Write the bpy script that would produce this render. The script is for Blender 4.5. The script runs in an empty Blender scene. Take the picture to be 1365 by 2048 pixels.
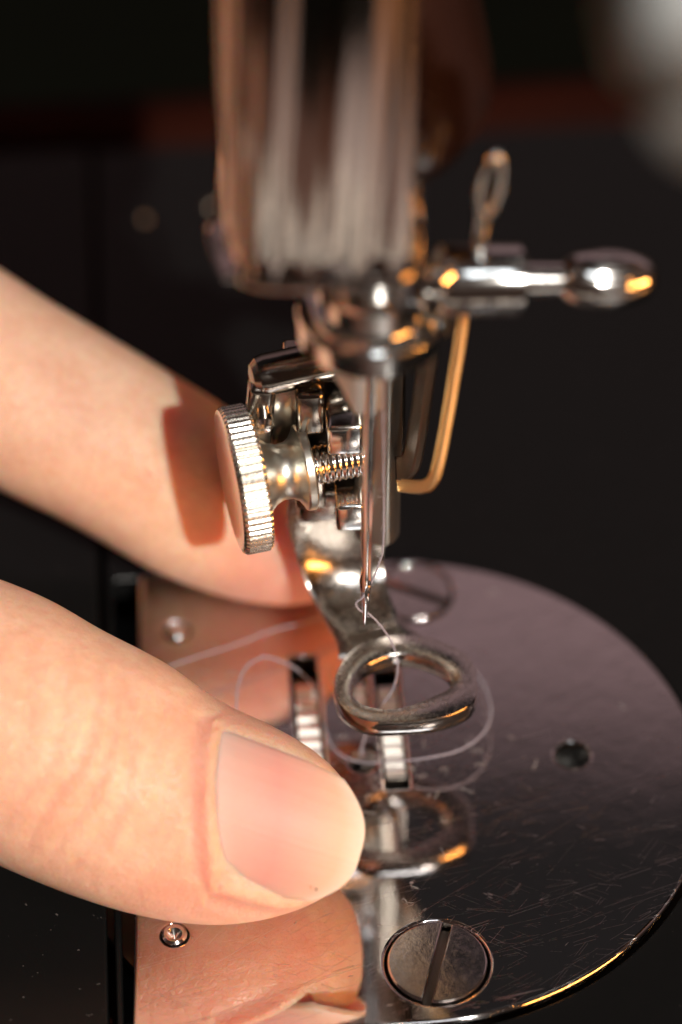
import bpy, bmesh, math, random
import numpy as np
from mathutils import Vector, Matrix
random.seed(4)
rng = np.random.default_rng(4)
S = 0.001                      # everything below is written in millimetres
sc = bpy.context.scene
COL = sc.collection
R = math.radians
# ------------------------------------------------------------------ camera
def V(*a): return Vector(a)
EL, AZ, ROLL, D0, FPX = R(44), R(3.5), R(-0.7), 270.0, 24.0 * 270.0
fw = V(math.sin(AZ) * math.cos(EL), math.cos(AZ) * math.cos(EL), -math.sin(EL))
rt = fw.cross(V(0, 0, 1)).normalized(); up = rt.cross(fw)
rt, up = rt * math.cos(ROLL) + up * math.sin(ROLL), up * math.cos(ROLL) - rt * math.sin(ROLL)
campos = V(-12.484, -179.279, 202.588)
cam = bpy.data.cameras.new('camera')
camo = bpy.data.objects.new('camera', cam); COL.objects.link(camo); sc.camera = camo
M = Matrix((rt, up, -fw)).transposed().to_4x4(); M.translation = campos * S
camo.matrix_world = M
cam.sensor_fit = 'VERTICAL'; cam.sensor_height = 22.3; cam.lens = FPX / 2048 * 22.3
cam.clip_start = 0.005; cam.clip_end = 20
cam.dof.use_dof = True; cam.dof.focus_distance = 0.2568
cam.dof.aperture_fstop = 6.7; cam.dof.aperture_blades = 0
# ------------------------------------------------------------------ world and lamps
w = bpy.data.worlds.new('World'); sc.world = w; w.use_nodes = True
nt = w.node_tree; nt.nodes.clear()
def N(nt, t, **kw):
    n = nt.nodes.new(t)
    for k, v in kw.items():
        if k in n.inputs: n.inputs[k].default_value = v
        else: setattr(n, k, v)
    return n
def ramp(nt, stops):
    n = nt.nodes.new('ShaderNodeValToRGB'); e = n.color_ramp.elements
    while len(e) < len(stops): e.new(.5)
    for el, (p, c) in zip(e, stops):
        el.position = p; el.color = (*c, 1) if len(c) == 3 else c
    return n
# a dim room: mauve wall ahead, dark ceiling, brown dusk behind the sewer
tc = N(nt, 'ShaderNodeTexCoord'); sp = N(nt, 'ShaderNodeSeparateXYZ'); nt.links.new(tc.outputs['Generated'], sp.inputs[0])
nz = N(nt, 'ShaderNodeTexNoise', Scale=2.2, Detail=2.0); nt.links.new(tc.outputs['Generated'], nz.inputs['Vector'])
a1 = N(nt, 'ShaderNodeMath', operation='MULTIPLY_ADD'); a1.inputs[1].default_value = .04; nt.links.new(nz.outputs[0], a1.inputs[0]); nt.links.new(sp.outputs['Z'], a1.inputs[2])
rz = ramp(nt, [(0.0, (.030, .018, .013)), (.30, (.12, .082, .078)), (.50, (.26, .170, .170)), (.742, (.27, .180, .186)), (.775, (.020, .018, .018)), (1.0, (.02, .018, .018))])
nt.links.new(a1.outputs[0], rz.inputs[0])
ry = ramp(nt, [(.30, (.055, .030, .022)), (.62, (1, 1, 1))])
b1 = N(nt, 'ShaderNodeMath', operation='MULTIPLY_ADD'); b1.inputs[1].default_value = .5; b1.inputs[2].default_value = .5; nt.links.new(sp.outputs['Y'], b1.inputs[0]); nt.links.new(b1.outputs[0], ry.inputs[0])
mx = N(nt, 'ShaderNodeMix', data_type='RGBA'); mx.inputs[6].default_value = (.040, .024, .018, 1)
fr = ramp(nt, [(.40, (0, 0, 0)), (.62, (1, 1, 1))]); nt.links.new(b1.outputs[0], fr.inputs[0])
nt.links.new(fr.outputs[0], mx.inputs[0]); nt.links.new(rz.outputs[0], mx.inputs[7])
bg = N(nt, 'ShaderNodeBackground', Strength=1.0); nt.links.new(mx.outputs[2], bg.inputs[0])
wo = N(nt, 'ShaderNodeOutputWorld'); nt.links.new(bg.outputs[0], wo.inputs[0])
sc.view_settings.view_transform = 'Standard'; sc.view_settings.look = 'None'; sc.view_settings.exposure = 0; sc.view_settings.gamma = 1

def lamp(name, target, direction, dist, size, power, color, size_y=None):
    """direction = the way the light travels"""
    d = Vector(direction).normalized()
    L = bpy.data.lights.new(name, 'AREA'); L.energy = power; L.color = color
    if size_y: L.shape = 'RECTANGLE'; L.size = size; L.size_y = size_y
    else: L.shape = 'DISK'; L.size = size
    o = bpy.data.objects.new(name, L); COL.objects.link(o)
    o.location = Vector(target) * S - d * dist
    o.rotation_euler = d.to_track_quat('-Z', 'Y').to_euler()
    return o
KEYDIR = (-.255, .722, -.644)
lamp('low_sun_lamp', (0, 5, 15), KEYDIR, 1.6, 0.035, 32, (1.0, .94, .86))
lamp('window_lamp', (0, 0, 10), (-.10, .50, -.86), 0.9, 0.26, .75, (.88, .95, 1.0), .16)
lamp('amber_lamp', (8, 0, 20), (-.74, .62, -.14), 0.7, 0.42, 3.8, (1.0, .38, .08), .06)
cyc = sc.cycles; cyc.max_bounces = 10; cyc.glossy_bounces = 8; cyc.sample_clamp_indirect = 8; cyc.use_denoising = True
cyc.caustics_reflective = True; cyc.blur_glossy = 0.5

# ------------------------------------------------------------------ materials
def mat(name, color=(.8, .8, .8), metal=0., rough=.4, **kw):
    m = bpy.data.materials.new(name); m.use_nodes = True
    p = m.node_tree.nodes['Principled BSDF']
    p.inputs['Base Color'].default_value = (*color, 1); p.inputs['Metallic'].default_value = metal; p.inputs['Roughness'].default_value = rough
    for k, v in kw.items(): p.inputs[k].default_value = v
    return m
def objcoord(nt, scale=(1, 1, 1), rot=(0, 0, 0)):
    """object coordinates in millimetres, rotated and scaled"""
    t = N(nt, 'ShaderNodeTexCoord'); m = N(nt, 'ShaderNodeMapping')
    m.inputs['Scale'].default_value = [s * 1000 for s in scale]; m.inputs['Rotation'].default_value = rot
    nt.links.new(t.outputs['Object'], m.inputs[0]); return m.outputs[0]
def mathn(nt, op, a, b=None, c=None):
    n = N(nt, 'ShaderNodeMath', operation=op)
    for i, x in enumerate((a, b, c)):
        if x is None: continue
        if isinstance(x, (int, float)): n.inputs[i].default_value = x
        else: nt.links.new(x, n.inputs[i])
    return n.outputs[0]
def chrome(name, color=(.78, .77, .75), rough=.13, var=.12, bump=.15, bscale=1.5, grime=.0, wear=0., grain=(1, 1, 1)):
    m = mat(name, color, 1., rough); nt = m.node_tree; p = nt.nodes['Principled BSDF']
    oc = objcoord(nt, grain)
    n1 = N(nt, 'ShaderNodeTexNoise', Scale=bscale, Detail=6.0, Roughness=.65); nt.links.new(oc, n1.inputs['Vector'])
    r = mathn(nt, 'MULTIPLY_ADD', n1.outputs[0], var * 2, rough - var * .6)
    n2 = N(nt, 'ShaderNodeTexNoise', Scale=.35, Detail=3.0); nt.links.new(oc, n2.inputs['Vector'])
    if grime:
        g = ramp(nt, [(.46, (0, 0, 0)), (.62, (1, 1, 1))])
        nsm = N(nt, 'ShaderNodeTexNoise', Scale=2.8, Detail=8.0, Roughness=.75); nt.links.new(oc, nsm.inputs['Vector']); nt.links.new(nsm.outputs[0], g.inputs[0])
        f = mathn(nt, 'MULTIPLY', g.outputs[0], grime)
        mxx = N(nt, 'ShaderNodeMix', data_type='RGBA'); mxx.inputs[6].default_value = (*color, 1); mxx.inputs[7].default_value = (.16, .12, .09, 1)
        nt.links.new(f, mxx.inputs[0]); nt.links.new(mxx.outputs[2], p.inputs['Base Color'])
        r = mathn(nt, 'MULTIPLY_ADD', f, .35, r)
    nt.links.new(r, p.inputs['Roughness'])
    b = N(nt, 'ShaderNodeBump', Strength=bump, Distance=.00005); nt.links.new(n1.outputs[0], b.inputs['Height']); nt.links.new(b.outputs[0], p.inputs['Normal'])
    return m
M_chrome = chrome('chrome', rough=.10, var=.07, bump=.10)
M_worn = chrome('worn_chrome', (.66, .63, .60), rough=.10, var=.14, bump=.4, bscale=1.6, grime=.45)
M_rim = chrome('rim_chrome', (.62, .57, .53), rough=.05, var=.07, bump=.4, bscale=1.2, grime=.12)
M_leg = chrome('foot_leg_chrome', (.48, .45, .42), rough=.12, var=.12, bump=.30, bscale=1.6, grime=.40)
M_satin = chrome('satin_steel', (.66, .65, .59), rough=.30, var=.08, bump=.25, bscale=4.0)
M_knurl = chrome('knurled_nickel', (.80, .78, .70), rough=.22, var=.10, bump=.5, bscale=6.0)
M_needle = chrome('needle_steel', (.85, .82, .80), rough=.09, var=.05, bump=.10, bscale=3, grain=(1, 1, .15))
M_bright = chrome('bright_steel', (.80, .77, .74), rough=.10, var=.10, bump=.25, bscale=1.0)
M_brushed = chrome('brushed_steel', (.36, .34, .30), rough=.30, var=.10, bump=.35, bscale=1.6, grain=(.25, .25, 2.0))
M_gstrip = chrome('amber_tinted_steel', (.86, .60, .30), rough=.28, var=.14, bump=1.6, bscale=1.6, grain=(.25, .25, 6.0))  # steel strip with the amber light tinted into its colour
M_smoke = chrome('smoked_chrome', (.30, .27, .24), rough=.12, var=.08, bump=.2)
M_stub = chrome('matte_steel', (.72, .69, .64), rough=.42, var=.10, bump=.5, bscale=5.0)
M_dark = chrome('dark_steel', (.20, .17, .14), rough=.32, var=.1, bump=.4, bscale=3)
M_teeth = chrome('feed_tooth_steel', (.86, .86, .84), rough=.42, var=.06, bump=.6, bscale=5)
M_hole = mat('hole_black', (.004, .004, .004), 0, .8)

def plate_material():
    m = mat('polished_needle_plate', (.70, .66, .65), 1., .07); nt = m.node_tree; p = nt.nodes['Principled BSDF']
    oc = objcoord(nt)
    # handling haze and fine turning marks
    n1 = N(nt, 'ShaderNodeTexNoise', Scale=.12, Detail=5.0, Roughness=.6); nt.links.new(oc, n1.inputs['Vector'])
    n3 = N(nt, 'ShaderNodeTexNoise', Scale=1.5, Detail=6.0, Roughness=.7); nt.links.new(objcoord(nt, (1, .12, 1)), n3.inputs['Vector'])
    # hairline scratches: thin iso-lines of stretched noise in several directions, gated by patches
    tot = None
    for k, (ang, sc_, st, wd) in enumerate([(.50, .42, 26, .010), (.30, .30, 30, .008), (-.55, .36, 24, .008), (.9, .25, 30, .007), (.12, .5, 34, .009), (-.15, .3, 30, .008), (.33, .11, 90, .0035), (.58, .09, 90, .003), (.2, .13, 110, .003)]):
        v = objcoord(nt, (1, 1, 1), (0, 0, -ang))
        mp = N(nt, 'ShaderNodeMapping'); mp.inputs['Scale'].default_value = (.45 / st, 1, 1); mp.inputs['Location'].default_value = (k * 7.3, k * 3.1, 0); nt.links.new(v, mp.inputs[0])
        s = N(nt, 'ShaderNodeTexNoise', Scale=sc_ * 3.2, Detail=1.0, Roughness=.4); nt.links.new(mp.outputs[0], s.inputs['Vector'])
        d = mathn(nt, 'ABSOLUTE', mathn(nt, 'SUBTRACT', s.outputs[0], .56))
        line = mathn(nt, 'LESS_THAN', d, wd * .20)
        g = N(nt, 'ShaderNodeTexNoise', Scale=.22 + .05 * k, Detail=3.0); gm = N(nt, 'ShaderNodeMapping'); gm.inputs['Location'].default_value = (k * 11., 5. * k, 0); nt.links.new(v, gm.inputs[0]); nt.links.new(gm.outputs[0], g.inputs['Vector'])
        gate = mathn(nt, 'GREATER_THAN', g.outputs[0], .56 if st < 80 else .45)
        l = mathn(nt, 'MULTIPLY', line, gate)
        tot = l if tot is None else mathn(nt, 'MAXIMUM', tot, l)
    r = mathn(nt, 'MULTIPLY_ADD', n1.outputs[0], .05, .002)
    r = mathn(nt, 'MULTIPLY_ADD', n3.outputs[0], .045, r)
    r = mathn(nt, 'MULTIPLY_ADD', tot, .25, r)
    nt.links.new(r, p.inputs['Roughness'])
    sp_ = N(nt, 'ShaderNodeTexNoise', Scale=5.0, Detail=2.0); nt.links.new(oc, sp_.inputs['Vector'])
    pit = mathn(nt, 'GREATER_THAN', sp_.outputs[0], .76)
    h = mathn(nt, 'MULTIPLY_ADD', n3.outputs[0], .10, mathn(nt, 'MULTIPLY', tot, -1.0))
    h = mathn(nt, 'MULTIPLY_ADD', pit, -.8, h)
    h = mathn(nt, 'MULTIPLY_ADD', n1.outputs[0], .8, h)
    b = N(nt, 'ShaderNodeBump', Strength=.36, Distance=.00005); nt.links.new(h, b.inputs['Height']); nt.links.new(b.outputs[0], p.inputs['Normal'])
    return m
M_plate = plate_material()

def paint_material(name, col, rough=.12, speck=True):
    m = mat(name, col, 0., rough); nt = m.node_tree; p = nt.nodes['Principled BSDF']
    oc = objcoord(nt)
    n1 = N(nt, 'ShaderNodeTexNoise', Scale=.5, Detail=6.0); nt.links.new(oc, n1.inputs['Vector'])
    nt.links.new(mathn(nt, 'MULTIPLY_ADD', n1.outputs[0], .25, rough - .08), p.inputs['Roughness'])
    if speck:
        n2 = N(nt, 'ShaderNodeTexNoise', Scale=2.6, Detail=3.0); nt.links.new(oc, n2.inputs['Vector'])
        g = ramp(nt, [(.735, (*col, 1)), (.76, (.10, .09, .085, 1))]); nt.links.new(n2.outputs[0], g.inputs[0]); nt.links.new(g.outputs[0], p.inputs['Base Color'])
    b = N(nt, 'ShaderNodeBump', Strength=.25, Distance=.0001); nt.links.new(n1.outputs[0], b.inputs['Height']); nt.links.new(b.outputs[0], p.inputs['Normal'])
    return m
M_japan = paint_material('black_japan_paint', (.006, .006, .006))
M_japan.node_tree.nodes['Principled BSDF'].inputs['Specular IOR Level'].default_value = .12
M_casting = paint_material('black_casting_paint', (.020, .009, .007), .20, False)
M_dial = chrome('dial_nickel', (.11, .115, .115), rough=.5, var=.05, bump=.2)

def wood_material(name, c1, c2):
    m = mat(name, c1, 0., .42); nt = m.node_tree; p = nt.nodes['Principled BSDF']
    n1 = N(nt, 'ShaderNodeTexNoise', Scale=.12, Detail=8.0, Roughness=.6, Distortion=.4); nt.links.new(objcoord(nt, (.15, 1.5, 1.5)), n1.inputs['Vector'])
    g = ramp(nt, [(.35, c1), (.65, c2)]); nt.links.new(n1.outputs[0], g.inputs[0]); nt.links.new(g.outputs[0], p.inputs['Base Color'])
    b = N(nt, 'ShaderNodeBump', Strength=.3, Distance=.0003); nt.links.new(n1.outputs[0], b.inputs['Height']); nt.links.new(b.outputs[0], p.inputs['Normal'])
    return m
M_wood = wood_material('warm_wood', (.12, .05, .032), (.07, .028, .016))
M_wood_shaded = wood_material('shaded_wood', (.028, .006, .003), (.012, .003, .002))  # base wood again, with the shade at the rear darkened into its colour
M_table = wood_material('black_brown_table', (.004, .0045, .0025), (.003, .003, .002))
for m_ in (M_table, M_wood_shaded): m_.node_tree.nodes['Principled BSDF'].inputs['Specular IOR Level'].default_value = .03; m_.node_tree.nodes['Principled BSDF'].inputs['Roughness'].default_value = .7

def skin_material():
    m = mat('skin', (.80, .47, .33), 0., .42); nt = m.node_tree; p = nt.nodes['Principled BSDF']
    p.inputs['Subsurface Weight'].default_value = 1.0; p.inputs['Subsurface Radius'].default_value = (1.0, .24, .10); p.inputs['Subsurface Scale'].default_value = .0048
    p.inputs['Specular IOR Level'].default_value = .35; p.inputs['Coat Weight'].default_value = .0
    oc = objcoord(nt)
    n1 = N(nt, 'ShaderNodeTexNoise', Scale=.22, Detail=6.0, Roughness=.65); nt.links.new(oc, n1.inputs['Vector'])
    g = ramp(nt, [(.32, (.74, .43, .30)), (.50, (.78, .50, .355)), (.68, (.82, .56, .41))]); nt.links.new(n1.outputs[0], g.inputs[0])
    nf = N(nt, 'ShaderNodeTexNoise', Scale=1.1, Detail=5.0); nt.links.new(oc, nf.inputs['Vector'])
    mm = N(nt, 'ShaderNodeMix', data_type='RGBA', blend_type='MULTIPLY'); mm.inputs[0].default_value = .35
    g2 = ramp(nt, [(.35, (.86, .72, .66)), (.6, (1, 1, 1))]); nt.links.new(nf.outputs[0], g2.inputs[0])
    nt.links.new(g.outputs[0], mm.inputs[6]); nt.links.new(g2.outputs[0], mm.inputs[7])
    # pinker towards the nail and the folds: painted as a vertex colour of the skin, plus red shade painted on the index tip
    va = N(nt, 'ShaderNodeAttribute', attribute_name='flush_shade'); m3 = N(nt, 'ShaderNodeMix', data_type='RGBA')
    nt.links.new(va.outputs['Fac'], m3.inputs[0]); nt.links.new(mm.outputs[2], m3.inputs[6]); m3.inputs[7].default_value = (.76, .32, .24, 1)
    vb = N(nt, 'ShaderNodeAttribute', attribute_name='bruise'); m4 = N(nt, 'ShaderNodeMix', data_type='RGBA')
    nt.links.new(vb.outputs['Fac'], m4.inputs[0]); nt.links.new(m3.outputs[2], m4.inputs[6]); m4.inputs[7].default_value = (.36, .22, .24, 1)
    nt.links.new(m4.outputs[2], p.inputs['Base Color'])
    # skin relief: pores and crossing lines
    vo = N(nt, 'ShaderNodeTexVoronoi', Scale=2.3); vo.feature = 'DISTANCE_TO_EDGE'
    dn = N(nt, 'ShaderNodeTexNoise', Scale=2.0, Detail=3.0); nt.links.new(oc, dn.inputs['Vector'])
    av = N(nt, 'ShaderNodeVectorMath', operation='MULTIPLY_ADD'); av.inputs[1].default_value = (.5, .5, .5); nt.links.new(dn.outputs['Color'], av.inputs[0]); nt.links.new(oc, av.inputs[2])
    nt.links.new(av.outputs[0], vo.inputs['Vector'])
    vs = ramp(nt, [(.0, (0, 0, 0)), (.12, (1, 1, 1))]); nt.links.new(vo.outputs[0], vs.inputs[0])
    h = mathn(nt, 'MULTIPLY_ADD', vs.outputs[0], .30, mathn(nt, 'MULTIPLY', dn.outputs[0], .9))
    h = mathn(nt, 'MULTIPLY_ADD', n1.outputs[0], 1.5, h)
    b = N(nt, 'ShaderNodeBump', Strength=.75, Distance=.00016); nt.links.new(h, b.inputs['Height']); nt.links.new(b.outputs[0], p.inputs['Normal'])
    return m
M_skin = skin_material()
def nail_material():
    m = mat('fingernail', (.88, .52, .44), 0., .5); nt = m.node_tree; p = nt.nodes['Principled BSDF']
    p.inputs['Subsurface Weight'].default_value = .8; p.inputs['Subsurface Radius'].default_value = (1., .4, .25); p.inputs['Subsurface Scale'].default_value = .0012
    p.inputs['Specular IOR Level'].default_value = .24
    va = N(nt, 'ShaderNodeAttribute', attribute_name='along')
    g = ramp(nt, [(.0, (.80, .50, .43)), (.16, (.76, .42, .35)), (.45, (.74, .34, .29)), (.68, (.76, .39, .31)), (.86, (.78, .46, .34)), (.93, (.78, .53, .42)), (1., (.78, .60, .50))])
    nz = N(nt, 'ShaderNodeTexNoise', Scale=.30, Detail=3.0); nt.links.new(objcoord(nt), nz.inputs['Vector'])
    nt.links.new(mathn(nt, 'MULTIPLY_ADD', nz.outputs[0], .08, mathn(nt, 'SUBTRACT', va.outputs['Fac'], .04)), g.inputs[0])
    nt.links.new(g.outputs[0], p.inputs['Base Color'])
    vt = N(nt, 'ShaderNodeAttribute', attribute_name='across')
    wv = N(nt, 'ShaderNodeTexNoise', Scale=18., Detail=2.0); wv.noise_dimensions = '1D'; nt.links.new(vt.outputs['Fac'], wv.inputs['W'])
    b = N(nt, 'ShaderNodeBump', Strength=.35, Distance=.0001); nt.links.new(wv.outputs[0], b.inputs['Height']); nt.links.new(b.outputs[0], p.inputs['Normal'])
    return m
M_nail = nail_material()
M_thread = mat('grey_lilac_thread', (.27, .25, .30), 0., .55); M_thread.node_tree.nodes['Principled BSDF'].inputs['Sheen Weight'].default_value = .4

# ------------------------------------------------------------------ mesh helpers
def link(o, parent=None):
    COL.objects.link(o)
    if parent: o.parent = parent
    return o
def mesh_obj(name, verts, faces, m, parent=None, smooth=True, sharp=35):
    me = bpy.data.meshes.new(name); me.from_pydata([tuple(c * S for c in v) for v in verts], [], faces); me.validate()
    bm = bmesh.new(); bm.from_mesh(me); bmesh.ops.recalc_face_normals(bm, faces=bm.faces)
    if smooth:
        for f in bm.faces: f.smooth = True
        for e in bm.edges:
            if len(e.link_faces) == 2 and e.calc_face_angle(0) > R(sharp): e.smooth = False
    bm.to_mesh(me); bm.free()
    me.materials.append(m)
    return link(bpy.data.objects.new(name, me), parent)
def loft(name, rings, m, parent=None, closed=True, caps=True, sharp=35):
    n = len(rings[0]); vs = [p for r in rings for p in r]; fs = []
    for i in range(len(rings) - 1):
        for j in range(n if closed else n - 1):
            a, b = i * n + j, i * n + (j + 1) % n
            fs.append((a, b, b + n, a + n))
    if caps and closed: fs.append(tuple(range(n - 1, -1, -1))); fs.append(tuple(range((len(rings) - 1) * n, len(rings) * n)))
    return mesh_obj(name, vs, fs, m, parent, sharp=sharp)
def basis(axis):
    a = Vector(axis).normalized(); h = V(0, 0, 1) if abs(a.z) < .9 else V(1, 0, 0)
    u = a.cross(h).normalized(); return a, u, a.cross(u)
def lathe(name, o, axis, prof, m, parent=None, n=48, sharp=30, fn=None):
    a, u, v = basis(axis); o = Vector(o); rings = []
    for (t, r) in prof:
        ring = []
        for k in range(n):
            th = 2 * math.pi * k / n; rr = r if fn is None else fn(t, r, th)
            ring.append(o + a * t + u * (rr * math.cos(th)) + v * (rr * math.sin(th)))
        rings.append(ring)
    return loft(name, rings, m, parent, sharp=sharp)
def smooth_path(pts, n=8):
    P = [Vector(p) for p in pts]; out = []
    for i in range(len(P) - 1):
        p0, p1, p2, p3 = P[max(i - 1, 0)], P[i], P[i + 1], P[min(i + 2, len(P) - 1)]
        for k in range(n):
            t = k / n
            out.append(.5 * ((2 * p1) + (p2 - p0) * t + (2 * p0 - 5 * p1 + 4 * p2 - p3) * t * t + (3 * p1 - p0 - 3 * p2 + p3) * t ** 3))
    out.append(P[-1]); return out
def smooth_loop(pts, n=10):
    k = len(pts); P = [(x, y, 0) for x, y in pts]
    q = smooth_path([P[(i - 2) % k] for i in range(k + 5)], n); return [(p.x, p.y) for p in q[2 * n:(2 + k) * n]]
def frames(path):
    T = [(path[min(i + 1, len(path) - 1)] - path[max(i - 1, 0)]).normalized() for i in range(len(path))]
    u = basis(T[0])[1]; out = []
    for t in T:
        u = (u - t * u.dot(t)).normalized(); out.append((t, u, t.cross(u)))
    return out
def tube_geo(path, rad, n=12, base=0):
    fr = frames(path); rings = []
    for i, (p, (t, u, v)) in enumerate(zip(path, fr)):
        r = rad(i / (len(path) - 1)) if callable(rad) else rad
        rings.append([p + u * (r * math.cos(2 * math.pi * k / n)) + v * (r * math.sin(2 * math.pi * k / n)) for k in range(n)])
    return rings
def tube(name, pts, rad, m, parent=None, n=14, sub=8):
    return loft(name, tube_geo(smooth_path(pts, sub), rad, n), m, parent, sharp=50)
def bbox(name, lo, hi, m, parent=None, bev=.25, seg=3, rot=None, pivot=None):
    bm = bmesh.new(); bmesh.ops.create_cube(bm, size=1)
    lo, hi = Vector(lo), Vector(hi); c = (lo + hi) / 2; d = hi - lo
    for v in bm.verts: v.co = V(v.co.x * d.x, v.co.y * d.y, v.co.z * d.z)
    if bev: bmesh.ops.bevel(bm, geom=list(bm.edges), offset=bev, segments=seg, profile=.5, affect='EDGES')
    for v in bm.verts:
        q = v.co + c
        if rot:
            pv = Vector(pivot) if pivot else c; q = rot @ (q - pv) + pv
        v.co = q * S
    for f in bm.faces: f.smooth = True
    for e in bm.edges:
        if len(e.link_faces) == 2 and e.calc_face_angle(0) > R(32): e.smooth = False
    me = bpy.data.meshes.new(name); bm.to_mesh(me); bm.free(); me.materials.append(m)
    return link(bpy.data.objects.new(name, me), parent)
def flat(name, outlines, z0, z1, bev, m, parent=None, seg=3):
    """flat slab with holes, rim bevelled"""
    cu = bpy.data.curves.new(name, 'CURVE'); cu.dimensions = '2D'; cu.fill_mode = 'BOTH'
    for ol in outlines:
        s = cu.splines.new('POLY'); s.points.add(len(ol) - 1)
        for p, q in zip(s.points, ol): p.co = (q[0] * S, q[1] * S, 0, 1)
        s.use_cyclic_u = True
    cu.extrude = ((z1 - z0) / 2 - bev) * S; cu.bevel_depth = bev * S; cu.bevel_resolution = seg - 1; cu.offset = -bev * S
    t = bpy.data.objects.new(name, cu); COL.objects.link(t)
    bpy.context.view_layer.update()
    dg = bpy.context.evaluated_depsgraph_get(); me = bpy.data.meshes.new_from_object(t.evaluated_get(dg))
    bpy.data.objects.remove(t)
    me.name = name
    me.transform(Matrix.Translation((0, 0, (z0 + z1) / 2 * S)))
    bm = bmesh.new(); bm.from_mesh(me); bmesh.ops.remove_doubles(bm, verts=bm.verts, dist=1e-6)
    for f in bm.faces: f.smooth = True
    for e in bm.edges:
        if len(e.link_faces) == 2 and (e.calc_face_angle(0) > R(25) or (abs(e.link_faces[0].normal.z) > .9999) != (abs(e.link_faces[1].normal.z) > .9999)): e.smooth = False
    bm.to_mesh(me); bm.free(); me.materials.clear(); me.materials.append(m)
    return link(bpy.data.objects.new(name, me), parent)
def circle(cx, cy, r, n=64, ry=None): return [(cx + r * math.cos(2 * math.pi * k / n), cy + (ry or r) * math.sin(2 * math.pi * k / n)) for k in range(n)]
def rect(x0, y0, x1, y1, sk=0, r=.12):
    return [(x0 + sk + r, y1), (x0 + sk, y1 - r), (x0, y0 + r), (x0 + r, y0), (x1 - r, y0), (x1, y0 + r), (x1 + sk, y1 - r), (x1 + sk - r, y1)]
def thing(name, loc, label, cat, group=None):
    o = bpy.data.objects.new(name, None); o.empty_display_size = .01; COL.objects.link(o)
    o['label'] = label; o['category'] = cat
    if group: o['group'] = group
    return o
def structure(o): o['kind'] = 'structure'; return o

# ------------------------------------------------------------------ setting: table
structure(bbox('table', (-600, -160, -70), (600, 700, -52), M_table, None, 2))
structure(bbox('floor', (-3000, -3000, -760), (3000, 3000, -750), M_table, None, 0))

# ------------------------------------------------------------------ the sewing machine
sm = thing('sewing_machine', (0, 0, 0), 'old black sewing machine with chrome fittings and a round polished needle plate', 'sewing machine')
def part(o, label=None):
    if label: o['label'] = label
    return o
# plate outline: circle centre (2.8,-1.8) r 25.4, cut straight on the left
PC, PR = (2.8, -1.8), 25.4
xl = lambda y: -18.55 + (y - 8) * .034
def d_outline(grow=0.0, left=None):
    """half round on the right, square corners on the left"""
    r = PR + grow; pts = []
    for k in range(181):
        a = -math.pi / 2 + math.pi * k / 180
        pts.append((PC[0] + r * math.cos(a), PC[1] + r * math.sin(a)))
    yt, yb = PC[1] + r, PC[1] - r
    lt, lb = (xl(yt), xl(yb)) if left is None else (left, left)
    pts += [(lt + .6, yt), (lt + .15, yt - .15), (lt, yt - .6), (lb, yb + .6), (lb + .15, yb + .15), (lb + .6, yb)]
    return pts
out = d_outline()
slots = [rect(1.66, -3.05, 3.72, 10.6), rect(-.28, 4.3, 1.12, 10.6), rect(-5.35, -3.0, -3.05, 12.6)]
H_needle, H_hole, H_screw, H_far, H_pin, H_left = (0.05, 0.1), (17.53, -.52), (4.33, -21.36), (5.9, 19.5), (-16.2, -17.0), (-14.9, 16.4)
holes = [circle(*H_needle, 1.12, 32), circle(*H_hole, 1.42, 40), circle(*H_screw, 4.15, 64), circle(*H_far, 3.5, 48), circle(*H_pin, 1.12, 32), circle(*H_left, 1.1, 32)]
plate = part(flat('needle_plate', [out] + slots + holes, -1.0, 0.0, .30, M_plate, sm, 4), 'round mirror-polished steel plate with straight left edge, finely scratched')
bed_open = d_outline(.25, -20.4)
flat('machine_bed', [[(-21.0, -52), (150, -52), (150, 86), (-21.0, 86)], bed_open], -3.2, -.75, .3, M_japan, sm)
flat('slide_plate', [[(-75, -52), (-21.6, -52), (-21.6, 86), (-75, 86)]], -3.2, -.55, .25, M_japan, sm)
bbox('plate_seat', (-20.9, -30, -9), (30, 26, -8), M_hole, sm, 0)
flat('plate_ledge', [circle(PC[0], PC[1], 27.5, 96), rect(-7.5, -4.5, 5.5, 14.5)], -3.8, -3.0, .1, M_dark, sm)
bbox('base_rim', (-150, -120, -22), (170, -54, -4), M_wood, sm, 3)
bbox('base_rim', (-150, 88, -20), (170, 99, -2), M_wood_shaded, sm, 4)
bbox('base_box', (-150, -54.2, -51), (170, 88.2, -10.1), M_wood_shaded, sm, 0)
# small chrome screw heads at the back of the bed (seen only as soft discs)
for (x, y, r) in ((-16.3, 74.5, .8), (-9.5, 76.0, .9), (10.5, 79, .8)):
    lathe('bed_screw', (x, y, -2.5), (0, 0, 1), [(0, r), (1.0, r), (1.7, r * .8), (2.1, r * .4), (2.2, .01)], M_dark, sm, 24)

M_sface = chrome('screw_face_steel', (.74, .69, .67), .07, .10, .5, .7, grime=.18)
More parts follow.
